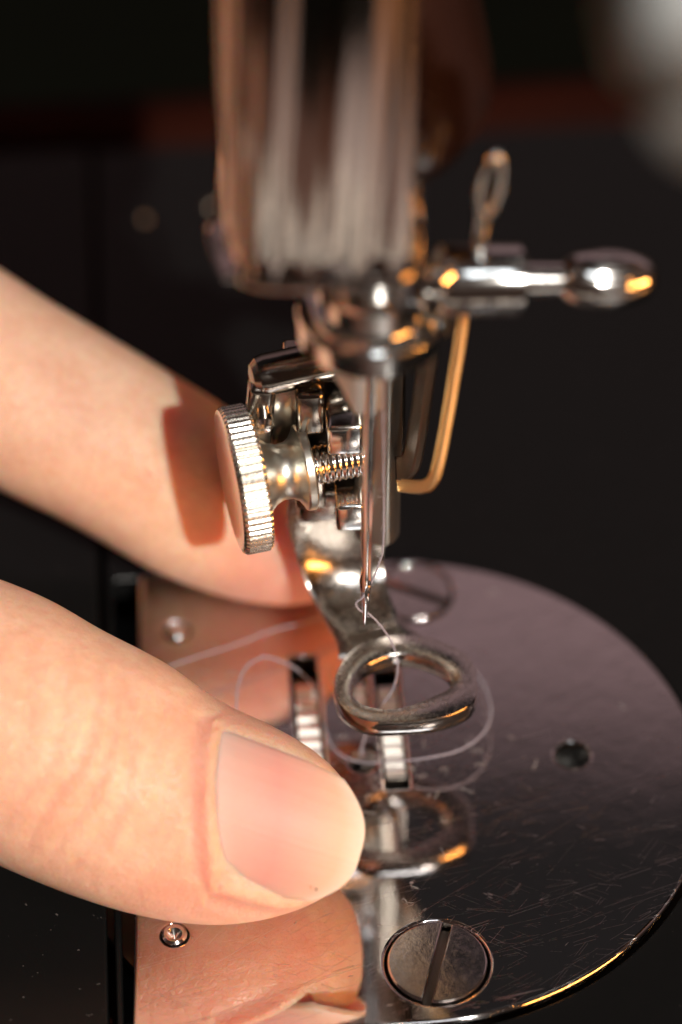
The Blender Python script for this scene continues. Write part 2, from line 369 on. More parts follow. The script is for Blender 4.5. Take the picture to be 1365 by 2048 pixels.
# slotted screws in the plate
def slotted_screw(cx, cy, r, ang, name='plate_screw'):
    # two half-moons with a real slot between them and a floor below
    half = .34; root = None
    ca, sa = math.cos(ang), math.sin(ang)
    def tr(x, y): return (cx + x * ca - y * sa, cy + x * sa + y * ca)
    fl = lathe(name, (cx, cy, -2.2), (0, 0, 1), [(0, r - .02), (1.3, r - .02), (1.32, r - .06)], M_dark, sm, 48)
    for s in (-1, 1):
        pts = []
        for k in range(41):
            a = -math.pi / 2 + math.pi * k / 40
            x = s * max(r * math.cos(a), 0); y = r * math.sin(a)
            if abs(x) < half: continue
            pts.append(tr(x, y))
        e = math.sqrt((r * r) - half * half)
        pts = [tr(s * half, -e + .02)] + pts + [tr(s * half, e - .02)]
        h = flat('screw_face', [pts], -1.0, .12, .16, M_sface, None, 3)
        # dome it a little
        for v in h.data.vertices:
            d = math.hypot(v.co.x / S - cx, v.co.y / S - cy) / r
            if v.co.z > -.0001: v.co.z += (.22 * (1 - d * d)) * S
        h.parent = fl
    return fl
s1 = slotted_screw(*H_screw, 3.95, R(-17)); s1['label'] = 'large slotted screw head at the front of the plate'
s2 = slotted_screw(*H_far, 3.3, R(60)); s2['label'] = 'blurred screw at the back of the plate'
lathe('locating_pin', (*H_pin, -1.1), (0, 0, 1), [(0, 1.02), (1.15, 1.02), (1.3, .85), (1.22, .62), (.8, .30), (.5, .01)], M_bright, plate, 32)
lathe('locating_pin', (*H_left, -1.1), (0, 0, 1), [(0, 1.0), (1.15, 1.0), (1.4, .7), (1.5, .01)], M_bright, plate, 32)
# countersunk rims of the two open holes
def hole_wall(c, r, depth, m):
    ps = [(-depth, r + .5), (-depth, r), (-.35, r), (-.10, r + .03), (.03, r + .16), (.03, r + .30), (-.05, r + .32), (-.3, r + .25)]
    lathe('hole_rim', (*c, 0), (0, 0, 1), ps, m, plate, 40, sharp=60)
def open_lathe(name, o, prof, m, parent, n=40):
    rings = [[V(o[0] + r * math.cos(2 * math.pi * k / n), o[1] + r * math.sin(2 * math.pi * k / n), o[2] + z) for k in range(n)] for z, r in prof]
    return loft(name, rings, m, parent, caps=False, sharp=60)
open_lathe('hole_wall', (*H_hole, 0), [(-3.2, 1.40), (-1.0, 1.40), (-.30, 1.40), (-.02, 1.47)], M_bright, plate)
lathe('hole_shade', (*H_hole, -3.1), (0, 0, 1), [(0, 1.6), (.9, 1.38)], M_hole, plate, 32)  # black disc put in for the shade down the hole
open_lathe('hole_wall', (*H_needle, 0), [(-2.6, .80), (-.9, .82), (-.45, .95), (.01, 1.17)], M_bright, plate)

# feed dogs: bars with raked teeth
fd = bbox('feed_dog', (-6.5, -4.2, -7.5), (4.6, 14, -3.4), M_dark, sm, .2)
fd['label'] = 'toothed steel feed dogs rising in the plate slots'
def feed_row(x0, x1, y0, y1, step, first=0):
    bbox('feed_bar', (x0, y0, -3.5), (x1, y1, -.55), M_dark, fd, .1)
    y = y0 + first; me = None
    while y + step <= y1 + .01:
        h = .78
        pr = [(y + .04, -.60), (y + .06, -.25), (y + step * .18, h - .62), (y + step - .10, -.08), (y + step - .04, -.60)]
        if me is None:
            L = [(x0 + .06, a - y, b) for a, b in pr]; Rr = [(x1 - .06, a - y, b) for a, b in pr]
            o = loft('tooth', [L, Rr], M_teeth, fd, sharp=20); me = o.data
        else:
            o = link(bpy.data.objects.new('tooth', me), fd)
        o.location = (0, y * S, 0)
        y += step
feed_row(1.84, 3.55, -1.6, 9.0, 1.28)
feed_row(-.12, .96, 5.2, 9.6, 1.30)
feed_row(-5.15, -3.25, -2.2, 10.2, 1.45)

# bars
def bar(name, x, y, z0, z1, r, m, lean=0):
    return lathe(name, (x, y, z0), (lean, 0, 1), [(0, r - .35), (.12, r - .15), (.35, r), (z1 - z0, r)], m, sm, 48)
pb = lathe('presser_bar', (2.0, 9.8, 17.0), (0.012, 0, 1), [(0, 1.5), (.12, 1.75), (.35, 1.85), (75, 1.85)], M_brushed, sm, 64,
           fn=lambda t, r, th: r)
for v in pb.data.vertices:      # flat milled on the front-left of the bar
    x, y = v.co.x / S - 2.0, v.co.y / S - 9.8
    nx, ny = -.30, -.95
    d = x * nx + y * ny
    if d > 1.35: v.co.x -= (d - 1.35) * nx * S; v.co.y -= (d - 1.35) * ny * S
# needle bar and its clamp
lathe('needle_bar', (1.0, 1.5, 50), (0.0, 0, 1), [(0, 3.0), (.2, 3.15), (60, 3.15)], M_chrome, sm, 64)
nc = lathe('needle_clamp', (1.0, .6, 44.6), (0, 0, 1), [(2.0, 3.0), (2.05, 4.9), (2.2, 5.35), (2.5, 5.55), (4.3, 5.6), (4.55, 5.45), (4.65, 4.5), (4.8, 4.25), (7.2, 4.2), (7.4, 3.9), (7.45, 3.3)], M_chrome, sm, 72, sharp=25)
nc['label'] = 'stepped chrome collar gripping the needle below the head'
# the half-cut stub that the needle sits against
def stub():
    rings = []
    for z, cut in ((47.5, -3.0), (45.2, -3.0), (44.3, -2.75), (42.8, -2.15), (41.0, -1.25), (39.5, -.62), (39.3, -.5)):
        ring = []
        for k in range(48):
            a = 2 * math.pi * k / 48; x = 3.0 * math.cos(a); y = 3.0 * math.sin(a)
            x = min(max(x, cut), 1.65 if z < 45.5 else 2.95)
            ring.append((x + .1, y + 2.9, z))
        rings.append(ring)
    return loft('needle_seat', rings, M_stub, nc, sharp=28)
stub()
lathe('needle_boss', (1.55, .5, 43.9), (0, 0, 1), [(0, .7), (.1, 1.2), (.45, 1.55), (1.0, 1.7), (3.6, 1.7)], M_chrome, nc, 40)
# clamp screw to the right
cs = lathe('clamp_screw', (5.6, .0, 51.9), (1, .05, -.10), [(0, 2.3), (.2, 2.6), (.4, 2.7), (6.0, 2.7), (6.25, 2.5), (6.3, 1.3), (9.2, 1.25), (9.35, 1.35), (9.6, 1.65), (10.2, 1.95), (11.0, 2.1), (12.2, 2.16), (13.4, 2.12), (14.6, 1.95), (15.5, 1.65), (16.0, 1.25), (16.3, .7), (16.35, .1)], M_chrome, nc, 72, sharp=32,
           fn=lambda t, r, th: r * (1 + (.012 * math.cos(36 * th) if 10.5 < t < 15.4 else 0)))
tube('thread_hook', [(8.6, .5, 53.5), (8.8, .2, 56), (8.95, 0, 58.0)], .5, M_chrome, nc, 14)
lp = [V(9.35 + .72 * math.cos(t_) + .30 * math.sin(t_), -.1, 60.4 + 2.6 * math.sin(t_)) for t_ in [-math.pi / 2 + 2 * math.pi * k / 24 for k in range(25)]]
tube('thread_eye', lp, .34, M_chrome, nc, 12, 3)
for (q, r_) in (((5.6, -1.2, 53.0), 1.3),):
    lathe('clamp_boss', q, (.2, -.9, .3), [(0, r_), (.6, r_), (1.0, r_ * .8), (1.2, r_ * .3), (1.22, .01)], M_chrome, nc, 32)
# thread guard: flat strip running down to the presser bar
def strip(path, w, d, m, name, parent):
    fr = smooth_path(path, 8); rings = []
    for i, p in enumerate(fr):
        t = (fr[min(i + 1, len(fr) - 1)] - fr[max(i - 1, 0)]).normalized()
        b = V(-.34, .94, 0); n_ = t.cross(b).normalized(); b = n_.cross(t)
        c = .12; ring = []
        for (a, e) in ((-1, -1), (1, -1), (1, 1), (-1, 1)):
            ring.append(p + n_ * (a * (w / 2 - c)) + b * (e * d / 2)) if e * a > 0 else None
            ring.append(p + n_ * (a * w / 2) + b * (e * (d / 2 - c)))
            if e * a < 0: ring.append(p + n_ * (a * (w / 2 - c)) + b * (e * d / 2))
        rings.append(ring)
    return loft(name, rings, m, parent, sharp=25)
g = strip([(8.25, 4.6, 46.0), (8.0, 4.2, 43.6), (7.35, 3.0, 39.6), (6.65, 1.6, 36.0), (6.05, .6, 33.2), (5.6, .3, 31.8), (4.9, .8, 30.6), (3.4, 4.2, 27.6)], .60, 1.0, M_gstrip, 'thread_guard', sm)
g['label'] = 'narrow bent steel strip tinted amber as if lit to the right of the needle'
strip([(6.2, 6.5, 45.0), (5.6, 6.5, 38), (4.9, 6.5, 31), (4.4, 6.8, 27.5), (3.6, 7.6, 26.2)], .8, 2.0, M_dark, 'guard_stay', sm)

# needle
def needle():
    a = V(.25, 0, 16.18); b = V(.80, 0, 44.5); d = (b - a).normalized(); L = (b - a).length
    prof = [(0, .02), (.25, .09), (.8, .15), (1.6, .22), (2.6, .31), (3.3, .37), (4.2, .42), (4.9, .48), (5.6, .47), (6.2, .43), (7.0, .42), (L - 6, .44), (L, .45)]
    u, v = V(1, 0, 0), V(0, 1, 0); n = 32; rings = []
    ts = [0, .25, .8, 1.6, 2.2, 2.6, 3.0, 3.3, 3.8, 4.2, 4.6, 4.9, 5.3, 5.6, 5.9, 6.2, 6.6, 7.0, 9, 12, 16, 20, L - 4, L]
    for t in ts:
        r = np.interp(t, [p[0] for p in prof], [p[1] for p in prof]); ring = []
        for k in range(n):
            th = 2 * math.pi * k / n; x, y = r * math.cos(th), r * math.sin(th)
            ang = math.degrees(th) % 360
            # long groove facing front-right, scarf cut on the left above the eye
            if 5.2 < t < L - 1 and abs(ang - 305) < 14: x *= .66; y *= .66
            if 5.6 < t < 8.2: x = max(x, -r * (.62 + .38 * abs(t - 6.9) / 1.3))
            if 3.4 < t < 4.8 and abs(ang - 285) < 26: x *= .62; y *= .62
            ring.append(a + d * t + u * x + v * y)
        rings.append(ring)
    o = loft('needle', rings, M_needle, sm, sharp=40)
    o['label'] = 'thin steel needle with its point above the ring of the foot'
    # the eye: a dark slit right through
    e = lathe('needle_eye', a + d * 4.05 + V(.02, -.47, 0), (.18, 1, 0), [(0, .01), (.02, .11), (.9, .11), (.92, .01)], M_hole, o, 16)
    for vv in e.data.vertices: vv.co.z = (a.z + 4.05) * S + (vv.co.z - (a.z + 4.05) * S) * 2.4
    return o
needle()

# presser foot: shank with two prongs round the screw, leg and closed ring
pf = bbox('presser_foot', (-5.2, 12.6, 20.0), (4.6, 14.6, 34.6), M_smoke, sm, .5)
pf['label'] = 'worn chrome presser foot with a closed oval ring'
def prong(lo, hi):
    return bbox('shank_prong', lo, hi, M_chrome, pf, .38, 4)
prong((-2.1, 6.8, 28.6), (.75, 12.8, 31.7))
prong((-1.5, 6.8, 20.2), (.85, 12.8, 23.1))
# cheek that carries the prongs, and the dark throat behind
bbox('shank_cheek', (-4.6, 9.3, 20.5), (-2.1, 13.0, 24.6), M_smoke, pf, .4)
bbox('shank_cheek', (-4.4, 9.3, 28.6), (-2.1, 13.0, 33.0), M_smoke, pf, .45)
bbox('shank_throat', (-4.0, 11.4, 24.2), (1.0, 12.8, 29.0), M_dark, pf, .1)
# rolled top ridge (hook over the bar) and left lug
lathe('shank_ridge', (-7.9, 11.0, 33.6), (1, .22, .03), [(0, .5), (.15, 1.1), (.6, 1.55), (1.2, 1.7), (9.2, 1.7), (9.6, 1.3), (9.7, .2)], M_smoke, pf, 40)
bbox('shank_lug', (-8.4, 9.6, 26.2), (-6.2, 11.8, 33.6), M_smoke, pf, .55, 4, Matrix.Rotation(R(6), 3, 'Y'))
bbox('shank_web', (-6.6, 11.4, 22.0), (-3.6, 13.2, 34.5), M_smoke, pf, .5)
lathe('shank_pin', (-6.9, 9.0, 30.6), (0, -1, .1), [(-.6, .7), (.3, .7), (.7, .45), (.8, .01)], M_bright, pf, 24)
bbox('shank_block', (-4.4, 10.6, 17.4), (3.6, 13.4, 21.0), M_leg, pf, .8, 4)
# leg: a dished, bent sheet
def leg():
    rows = [((-5.0, 11.9, 19.5), (3.9, 12.4, 19.0)), ((-5.2, 11.8, 16.5), (3.4, 12.2, 15.5)), ((-4.6, 11.2, 13.6), (2.7, 11.9, 12.6)), ((-3.9, 10.2, 11.6), (2.7, 11.0, 11.0)),
            ((-3.2, 9.0, 10.4), (3.0, 9.6, 10.2)), ((-2.5, 7.6, 9.8), (3.4, 8.2, 9.8)), ((-1.9, 6.2, 9.55), (3.9, 7.0, 9.6)), ((-1.6, 5.0, 9.4), (4.8, 6.0, 9.45)), ((-1.6, 3.9, 9.25), (6.0, 4.6, 9.3))]
    A = smooth_path([r[0] for r in rows], 5); B = smooth_path([r[1] for r in rows], 5); rings = []; nn = 12; th = .95
    for i, (p, q) in enumerate(zip(A, B)):
        t = ((A[min(i + 1, len(A) - 1)] + B[min(i + 1, len(B) - 1)]) - (A[max(i - 1, 0)] + B[max(i - 1, 0)])).normalized()
        s = (q - p).normalized(); nrm = s.cross(t).normalized()
        if nrm.y > 0 and nrm.z < .2: nrm = -nrm
        if nrm.z < 0 and abs(nrm.z) > .3: nrm = -nrm
        k = i / (len(A) - 1); dish = .55 * math.sin(math.pi * min(k * 1.25, 1)) + .1
        top, bot = [], []
        for j in range(nn + 1):
            f = j / nn; e = min(f, 1 - f) * (q - p).length
            c = -dish * (1 - (2 * f - 1) ** 2) - (max(0, .25 - e)) * .8
            top.append(p.lerp(q, f) + nrm * c)
            bot.append(p.lerp(q, f) + nrm * (-dish * (1 - (2 * f - 1) ** 2) - th + (max(0, .25 - e)) * .5))
        rings.append(top + bot[::-1])
    return loft('foot_leg', rings, M_leg, pf, sharp=38)
leg()
# ring: oval outline, wider hole, top face slightly dished and rim rounded
def ring():
    O_ = [(9.34, -.83), (9.35, 1.29), (8.5, 3.05), (6.77, 4.44), (4.78, 5.28), (2.29, 5.24), (-.05, 4.29), (-1.4, 2.69), (-2.15, .78), (-2.22, -1.43), (-1.4, -3.14), (.12, -4.29), (2.32, -4.57), (5.4, -4.45), (7.8, -3.65), (9.0, -2.45)]
    H_ = [(7.28, -.23), (7.06, .91), (6.13, 1.99), (4.57, 2.9), (2.95, 3.14), (1.04, 2.39), (-.3, .92), (-.78, -.71), (-.39, -1.96), (.85, -2.71), (2.53, -2.95), (4.31, -2.43), (5.8, -1.67), (6.88, -1.03)]
    cx, cy = 3.3, .0
    def radial(pts):
        t = [(math.atan2(y - cy, x - cx) % (2 * math.pi), math.hypot(x - cx, y - cy)) for x, y in smooth_loop(pts)]
        t.sort(); A = [q[0] for q in t]; B = [q[1] for q in t]
        return lambda a: float(np.interp(a, [A[-1] - 2 * math.pi] + A + [A[0] + 2 * math.pi], [B[-1]] + B + [B[0]]))
    fo, fi = radial(O_), radial(H_); nA = 160; vs, fs = [], []
    for i in range(nA):
        a = 2 * math.pi * i / nA; ca, sa = math.cos(a), math.sin(a)
        po, pi = V(cx + fo(a) * ca, cy + fo(a) * sa, 0), V(cx + fi(a) * ca, cy + fi(a) * sa, 0)
        zt = 9.70 - .02 * po.y; d = po - pi; L = d.length; d.normalize()
        tw = .16 * math.exp(-((a - .1 if a < math.pi else a - 6.38) / .55) ** 2)       # worn, twisted lip on the right
        cs_ = [(-.02, -.38), (.05, -.16 - tw), (.22, -.04 - tw), (L * .5, -.04 + tw * .3), (L - .24, 0), (L - .08, -.05), (L, -.22), (L + .04, -1.0), (L - .05, -1.65), (L - .3, -1.95), (L * .5, -2.0), (.3, -1.9), (.08, -1.55), (0, -.8)]
        for (e, h) in cs_: q = pi + d * e; vs.append(V(q.x, q.y, zt + h))
    m_ = 14
    for i in range(nA):
        for j in range(m_):
            a, b = i * m_ + j, i * m_ + (j + 1) % m_; c, d_ = ((i + 1) % nA) * m_ + (j + 1) % m_, ((i + 1) % nA) * m_ + j
            fs.append((a, b, c, d_))
    o = mesh_obj('foot_ring', vs, fs, M_worn, pf, sharp=42); o.data.materials.append(M_rim)
    for f in o.data.polygons:
        if abs(f.normal.z) < .6: f.material_index = 1
    return o
ring()

# thumb screw
TS0 = V(-9.9, 7.9, 25.5); TSA = V(1, .17, .03).normalized()
ts = lathe('thumb_screw', TS0, TSA, [(0, 5.55), (.10, 5.80), (.35, 6.0), (2.1, 6.0), (2.35, 5.8), (2.42, 5.4)], M_knurl, sm, 62 * 4, sharp=18,
           fn=lambda t, r, th: r + (.0 if (t < .2 or t > 2.3) else -.17 * (1 - abs(math.cos(31 * th)) ** .8)))
ts['label'] = 'large knurled nickel thumb screw clamping the foot'
lathe('screw_face', TS0 + TSA * -.04, TSA, [(0, .1), (.0, 5.2), (.02, 5.45), (.12, 5.56)], chrome('turned_nickel', (.72, .66, .66), .14, .05, .2, 3), ts, 96)
lathe('screw_neck', TS0 + TSA * 2.3, TSA, [(0, 4.6), (.15, 3.9), (.5, 3.15), (1.1, 2.55), (1.8, 2.25), (2.5, 2.3), (3.0, 2.6), (3.35, 3.15), (3.45, 3.4), (3.6, 3.5), (4.1, 3.5), (4.25, 3.35), (4.28, 1.5)], M_satin, ts, 72, sharp=30)
thp = []
t = 0
while t < 4.6:
    thp += [(t, 1.52), (t + .15, 1.52), (t + .27, 1.64), (t + .35, 1.64), (t + .46, 1.52)]; t += .48
lathe('screw_thread', TS0 + TSA * 6.5, TSA, thp, M_bright, ts, 40, sharp=70)

# head: ribbed face plate, black casting, tension dial
def face_plate():
    base = [(-9.3, 13), (-9.6, 7), (-9.7, 2), (-9.5, -1.4), (-9.1, -3.6), (-8.3, -5.2), (-6.8, -5.9), (-4.4, -6.2), (-1.2, -6.3), (2.2, -6.1), (3.5, -5.4), (4.0, -4), (4.2, 0), (4.2, 6), (4.2, 13)]
    P = smooth_path([(x, y, 0) for x, y in base], 8); n = len(P); rings = []
    for z, off in [(56.5, -.9), (56.55, -.1), (56.7, .25), (57.1, .35), (57.5, .25), (57.7, 0)] + [(58 + 1.5 * k, -.024 * 1.5 * k) for k in range(42)]:
        ring = []
        for i, p in enumerate(P):
            t = (P[min(i + 1, n - 1)] - P[max(i - 1, 0)]).normalized(); nn = V(t.y, -t.x, 0) if True else None
            s = i / (n - 1) * 62
            rib = .17 * math.sin(s * .80 - (z - 57) * .10) + .07 * math.sin(s * 2.1 + 1 - (z - 57) * .2) if z > 57.8 else 0
            q = p + nn * (off * (1.0 if z > 57.8 else (3.2 if -4.6 < p.y < 1.2 and p.x < -8.0 else .8)) - 0 + rib * (1 if 1 < i < n - 2 else 0)); ring.append(V(q.x, q.y, z + (-.35 * 0)))
        rings.append(ring)
    return loft('face_plate', rings, M_ribs, sm, sharp=60)
M_ribs = chrome('ribbed_chrome', (.54, .48, .45), .07, .04, .3, .8, grain=(1, 1, .1))
fp = face_plate(); fp['label'] = 'ribbed chrome face plate of the machine head, out of focus'
def casting():
    rings = []; sg = lambda v: math.copysign(abs(v) ** .75, v)
    for z, x1, y0 in ((59.5, 8.4, 2), (60.5, 9.8, 0), (63, 10.6, -1.2), (67, 9.8, -2.4), (74, 8.4, -3.2), (84, 7.4, -3.6), (120, 7.2, -3.6)):
        cx, hx, cy, hy = (x1 - 9) / 2, (x1 + 9) / 2, (30 + y0) / 2, (30 - y0) / 2
        rings.append([(cx + hx * sg(math.cos(2 * math.pi * k / 56)), cy + hy * sg(math.sin(2 * math.pi * k / 56)), z) for k in range(56)])
    return loft('head_casting', rings, M_casting, sm, sharp=40)
casting()
bbox('machine_arm', (3, 6, 116), (150, 44, 165), M_casting, sm, 9, 5)
bbox('machine_pillar', (118, 6, -2), (150, 44, 118), M_casting, sm, 7, 5)
td = lathe('tension_dial', (15.2, -46, 107), (-.12, .75, -.45), [(0, .2), (.1, 3.6), (.5, 4.4), (1.2, 4.7), (4.6, 4.7), (5.0, 4.3), (5.2, 2.0), (12, 2.0)], M_dial, sm, 60,
           fn=lambda t, r, th: r * (1 + (.03 * math.cos(24 * th) if .9 < t < 4.8 else 0)))
td['label'] = 'nickel tension dial, a pale blur at the upper right'
lathe('tension_disc', (17.2, -41, 99), (-.12, .75, -.45), [(0, .5), (.3, 3.6), (.8, 5.0), (1.1, 5.0), (1.5, 3.0), (18, 2.2)], M_dial, td, 48)

def cloth():  # unseen cloth, added so the face plate mirrors pale and dark streaks
    vs, fs = [], []; nx, ny = 60, 16
    for lay in (0, 1):
        for i in range(nx + 1):
            for j in range(ny + 1):
                x = -60 + 100 * i / nx; y = -76 - 18 * j / ny
                vs.append((x + .18 * (y + 77), y + 1.2 * math.sin(x * .25), -3.4 + (.7 if lay else 0) + .5 * math.sin(x * .5 + y * .3) + .5))
    n0 = (nx + 1) * (ny + 1)
    for i in range(nx):
        for j in range(ny):
            a = i * (ny + 1) + j; fs += [(a, a + 1, a + ny + 2, a + ny + 1), (n0 + a, n0 + a + ny + 1, n0 + a + ny + 2, n0 + a + 1)]
    for i in range(nx):
        for j in (0, ny): a = i * (ny + 1) + j; fs.append((a, a + ny + 1, n0 + a + ny + 1, n0 + a))
    for j in range(ny):
        for i in (0, nx): a = i * (ny + 1) + j; fs.append((a, a + 1, n0 + a + 1, n0 + a))
    mc = mat('striped_cotton', (.80, .80, .74), 0, .9); nt = mc.node_tree
    sx = N(nt, 'ShaderNodeSeparateXYZ'); nt.links.new(objcoord(nt), sx.inputs[0])
    g = ramp(nt, [(.0, (.86, .87, .80)), (.52, (.86, .87, .80)), (.56, (.02, .025, .04)), (.94, (.02, .025, .04)), (1., (.86, .87, .80))])
    nt.links.new(mathn(nt, 'FRACT', mathn(nt, 'MULTIPLY', sx.outputs[0], 1 / 15.)), g.inputs[0]); nt.links.new(g.outputs[0], nt.nodes['Principled BSDF'].inputs['Base Color'])
    o = mesh_obj('reflection_cloth', vs, fs, mc, None, sharp=60)
    o['label'] = 'unseen navy and white striped cotton strip added in front of the machine for streaks in the face plate'; o['category'] = 'cloth'
cloth()
# ------------------------------------------------------------------ threads
def thread(name, pts, label, r=.046, group=None):
    path = smooth_path(pts, 34); path = [p + V(random.gauss(0, .010), random.gauss(0, .010), random.gauss(0, .010)) for p in path]; fr = frames(path); n = len(path); vs, fs = [], []
    L = 0; Ls = [0]
    for i in range(1, n): L += (path[i] - path[i - 1]).length; Ls.append(L)
    for ply in range(2):
        ctr = []
        for p, (t, u, v), l in zip(path, fr, Ls):
            a = l * 2 * math.pi / .85 + ply * math.pi; ctr.append(p + u * (.052 * math.cos(a)) + v * (.052 * math.sin(a)))
        rings = []
        for c, (t, u, v) in zip(ctr, fr): rings.append([c + u * (r * math.cos(2 * math.pi * k / 6)) + v * (r * math.sin(2 * math.pi * k / 6)) for k in range(6)])
        b = len(vs); vs += [p for q in rings for p in q]
        for i in range(n - 1):
            for j in range(6): fs.append((b + i * 6 + j, b + i * 6 + (j + 1) % 6, b + (i + 1) * 6 + (j + 1) % 6, b + (i + 1) * 6 + j))
    # a few loose fibres
    for _ in range(int(L / .8)):
        i = random.randrange(1, n - 1); p = path[i]; d = V(random.gauss(0, 1), random.gauss(0, 1), random.gauss(0, 1)).normalized(); e = V(random.gauss(0, 1), random.gauss(0, 1), random.gauss(0, 1)).normalized()
        c = smooth_path([p, p + d * .3, p + d * .55 + e * .3], 4); rg = tube_geo(c, .014, 3); b = len(vs); vs += [q for z in rg for q in z]
        for a in range(len(rg) - 1):
            for j in range(3): fs.append((b + a * 3 + j, b + a * 3 + (j + 1) % 3, b + (a + 1) * 3 + (j + 1) % 3, b + (a + 1) * 3 + j))
    o = mesh_obj(name, vs, fs, M_thread, None, sharp=80)
    o['label'] = label; o['category'] = 'thread'
    if group: o['group'] = group
    return o
thread('needle_thread', [(1.9, 2.6, 47), (1.88, 2.2, 43.54), (1.91, 1.6, 28.63), (1.8, 1.2, 23.85), (1.43, .9, 22.24), (.92, .55, 20.9), (.40, .05, 20.25), (.1, -.55, 20.2), (-.46, -.4, 19.38), (-.06, -.2, 18.3), (.62, .3, 17.39), (1.6, .6, 15.62), (2.45, .6, 13.64), (2.92, .4, 11.76), (2.83, .2, 9.91), (2.32, .4, 7.77), (1.21, .97, 5.0), (.3, 1.2, 1.8), (-.1, .6, .4)],
       'fine grey thread running down beside the needle, through its eye and into the ring')
thread('thread_loop', [(-10.4, -.5, 4.0), (-10.16, 3.08, 5.2), (-9.82, 4.94, 5.6), (-8.9, 6.7, 5.6), (-7.38, 7.9, 5.0), (-5.52, 7.83, 4.0), (-4.09, 7.42, 2.6), (-3.35, 6.73, 1.3), (-3.03, 4.66, .4), (-2.2, 1.39, .3), (-.22, -.21, .35), (2.62, -1.16, 1.2), (5.48, -1.65, 2.0), (8.01, -1.2, 2.2), (9.89, .22, 2.2), (10.96, 2.4, 2.0), (11.08, 5.13, 1.5), (10.43, 8.25, 1.0), (8.92, 10.22, .6)],
       'grey thread looping out of the thumb across the slots and round below the ring')
thread('thread_tail', [(-24, 3, 3.2), (-19.47, 6.98, 3.0), (-16.05, 9.32, 2.8), (-13.03, 10.8, 2.6), (-10.01, 11.95, 2.5), (-6.94, 13.31, 2.5), (-3.88, 14.34, 2.3), (-.79, 15.49, 1.8), (2.59, 14.39, .8)],
       'blurred lilac thread lying over the plate between thumb and forefinger')
def lint():
    vs, fs = [], []
    for _ in range(46):
        a = random.uniform(-math.pi, math.pi); r_ = random.uniform(1, 23)
        if random.random() < .5: x, y = random.gauss(2.5, 4.5), random.gauss(2, 6)
        else: x, y = PC[0] + r_ * math.cos(a), PC[1] + r_ * math.sin(a)
        if x < -17 or math.hypot(x - PC[0], y - PC[1]) > 24: continue
        p = V(x, y, .03); th = random.uniform(0, 6.28); pts = [p]
        for k in range(4):
            th += random.gauss(0, .7); p = p + V(math.cos(th), math.sin(th), 0) * random.uniform(.12, .4); pts.append(V(p.x, p.y, .03 + abs(random.gauss(0, .08))))
        rg = tube_geo(smooth_path(pts, 4), .013, 3); b = len(vs); vs += [q for z in rg for q in z]
        for i in range(len(rg) - 1):
            for j in range(3): fs.append((b + i * 3 + j, b + i * 3 + (j + 1) % 3, b + (i + 1) * 3 + (j + 1) % 3, b + (i + 1) * 3 + j))
    o = mesh_obj('lint', vs, fs, mat('pale_lint', (.55, .52, .50), 0, .9), None, sharp=80)
    o['kind'] = 'stuff'; o['label'] = 'tiny pale lint fibres scattered over the needle plate'; o['category'] = 'lint'
lint()
# ------------------------------------------------------------------ the hand
TH = (V(-11.7, -12.45, 9.3), V(.9273, -.3256, -.1846), V(.3595, .6374, .6815), V(-.1043, -.6984, .7081))
IX = (V(-16.0, 25.055, 11.825), V(.8466, -.3899, -.3623), V(.531, .5722, .625), V(-.0363, -.7215, .6914))
def L2W(fr, x, y, z): return fr[0] + fr[1] * x + fr[2] * y + fr[3] * z
def finger_rings(fr, sec, n=40):
    """sec: x, y_low, y_high, z_centre, thickness half, squareness"""
    out = []
    for (x, y0, y1, zc, b) in sec:
        c, a = (y0 + y1) / 2, (y1 - y0) / 2
        out.append([L2W(fr, x, c + a * math.cos(2 * math.pi * k / n), zc + b * math.sin(2 * math.pi * k / n)) for k in range(n)])
    return out
def interp(tab, step=.6):
    xs = [t[0] for t in tab]; out = []
    A = np.array(tab, float); x = xs[0]
    # catmull-rom through table columns
    P = [Vector(tuple(r[:3])) for r in A]
    from math import ceil
    grid = list(np.arange(xs[0], xs[-1] - .05, step)) + [xs[-1]]
    def cr(col, x):
        i = min(max(np.searchsorted(xs, x) - 1, 0), len(xs) - 2); x0, x1 = xs[i], xs[i + 1]; t = (x - x0) / (x1 - x0)
        m0 = (col[i + 1] - col[max(i - 1, 0)]) / (xs[i + 1] - xs[max(i - 1, 0)]); m1 = (col[min(i + 2, len(xs) - 1)] - col[i]) / (xs[min(i + 2, len(xs) - 1)] - xs[i])
        h = x1 - x0
        return (2 * t ** 3 - 3 * t * t + 1) * col[i] + (t ** 3 - 2 * t * t + t) * h * m0 + (-2 * t ** 3 + 3 * t * t) * col[i + 1] + (t ** 3 - t * t) * h * m1
    return [[g] + [cr(A[:, c], g) for c in range(1, A.shape[1])] for g in grid]
thumb_tab = [(-46, -10.5, 11.5, 1.0, 9.5), (-36, -9.6, 11.6, .5, 9.3), (-28, -8.9, 11.8, .3, 9.2), (-22.6, -8.9, 11.8, .0, 9.2), (-18.3, -9.3, 11.45, -.2, 9.3), (-13.8, -9.85, 10.5, -.4, 9.2),
             (-8.1, -10.15, 9.55, -.7, 8.7), (-3.3, -9.95, 8.05, -1.0, 8.0), (1.3, -9.1, 7.45, -1.2, 7.3), (4.8, -7.7, 6.7, -1.4, 6.5), (7.6, -5.9, 5.5, -1.4, 5.8), (9.3, -4.3, 4.3, -1.0, 4.9), (10.2, -3.1, 3.3, -.5, 3.9), (10.7, -1.6, 2.1, .1, 2.2)]
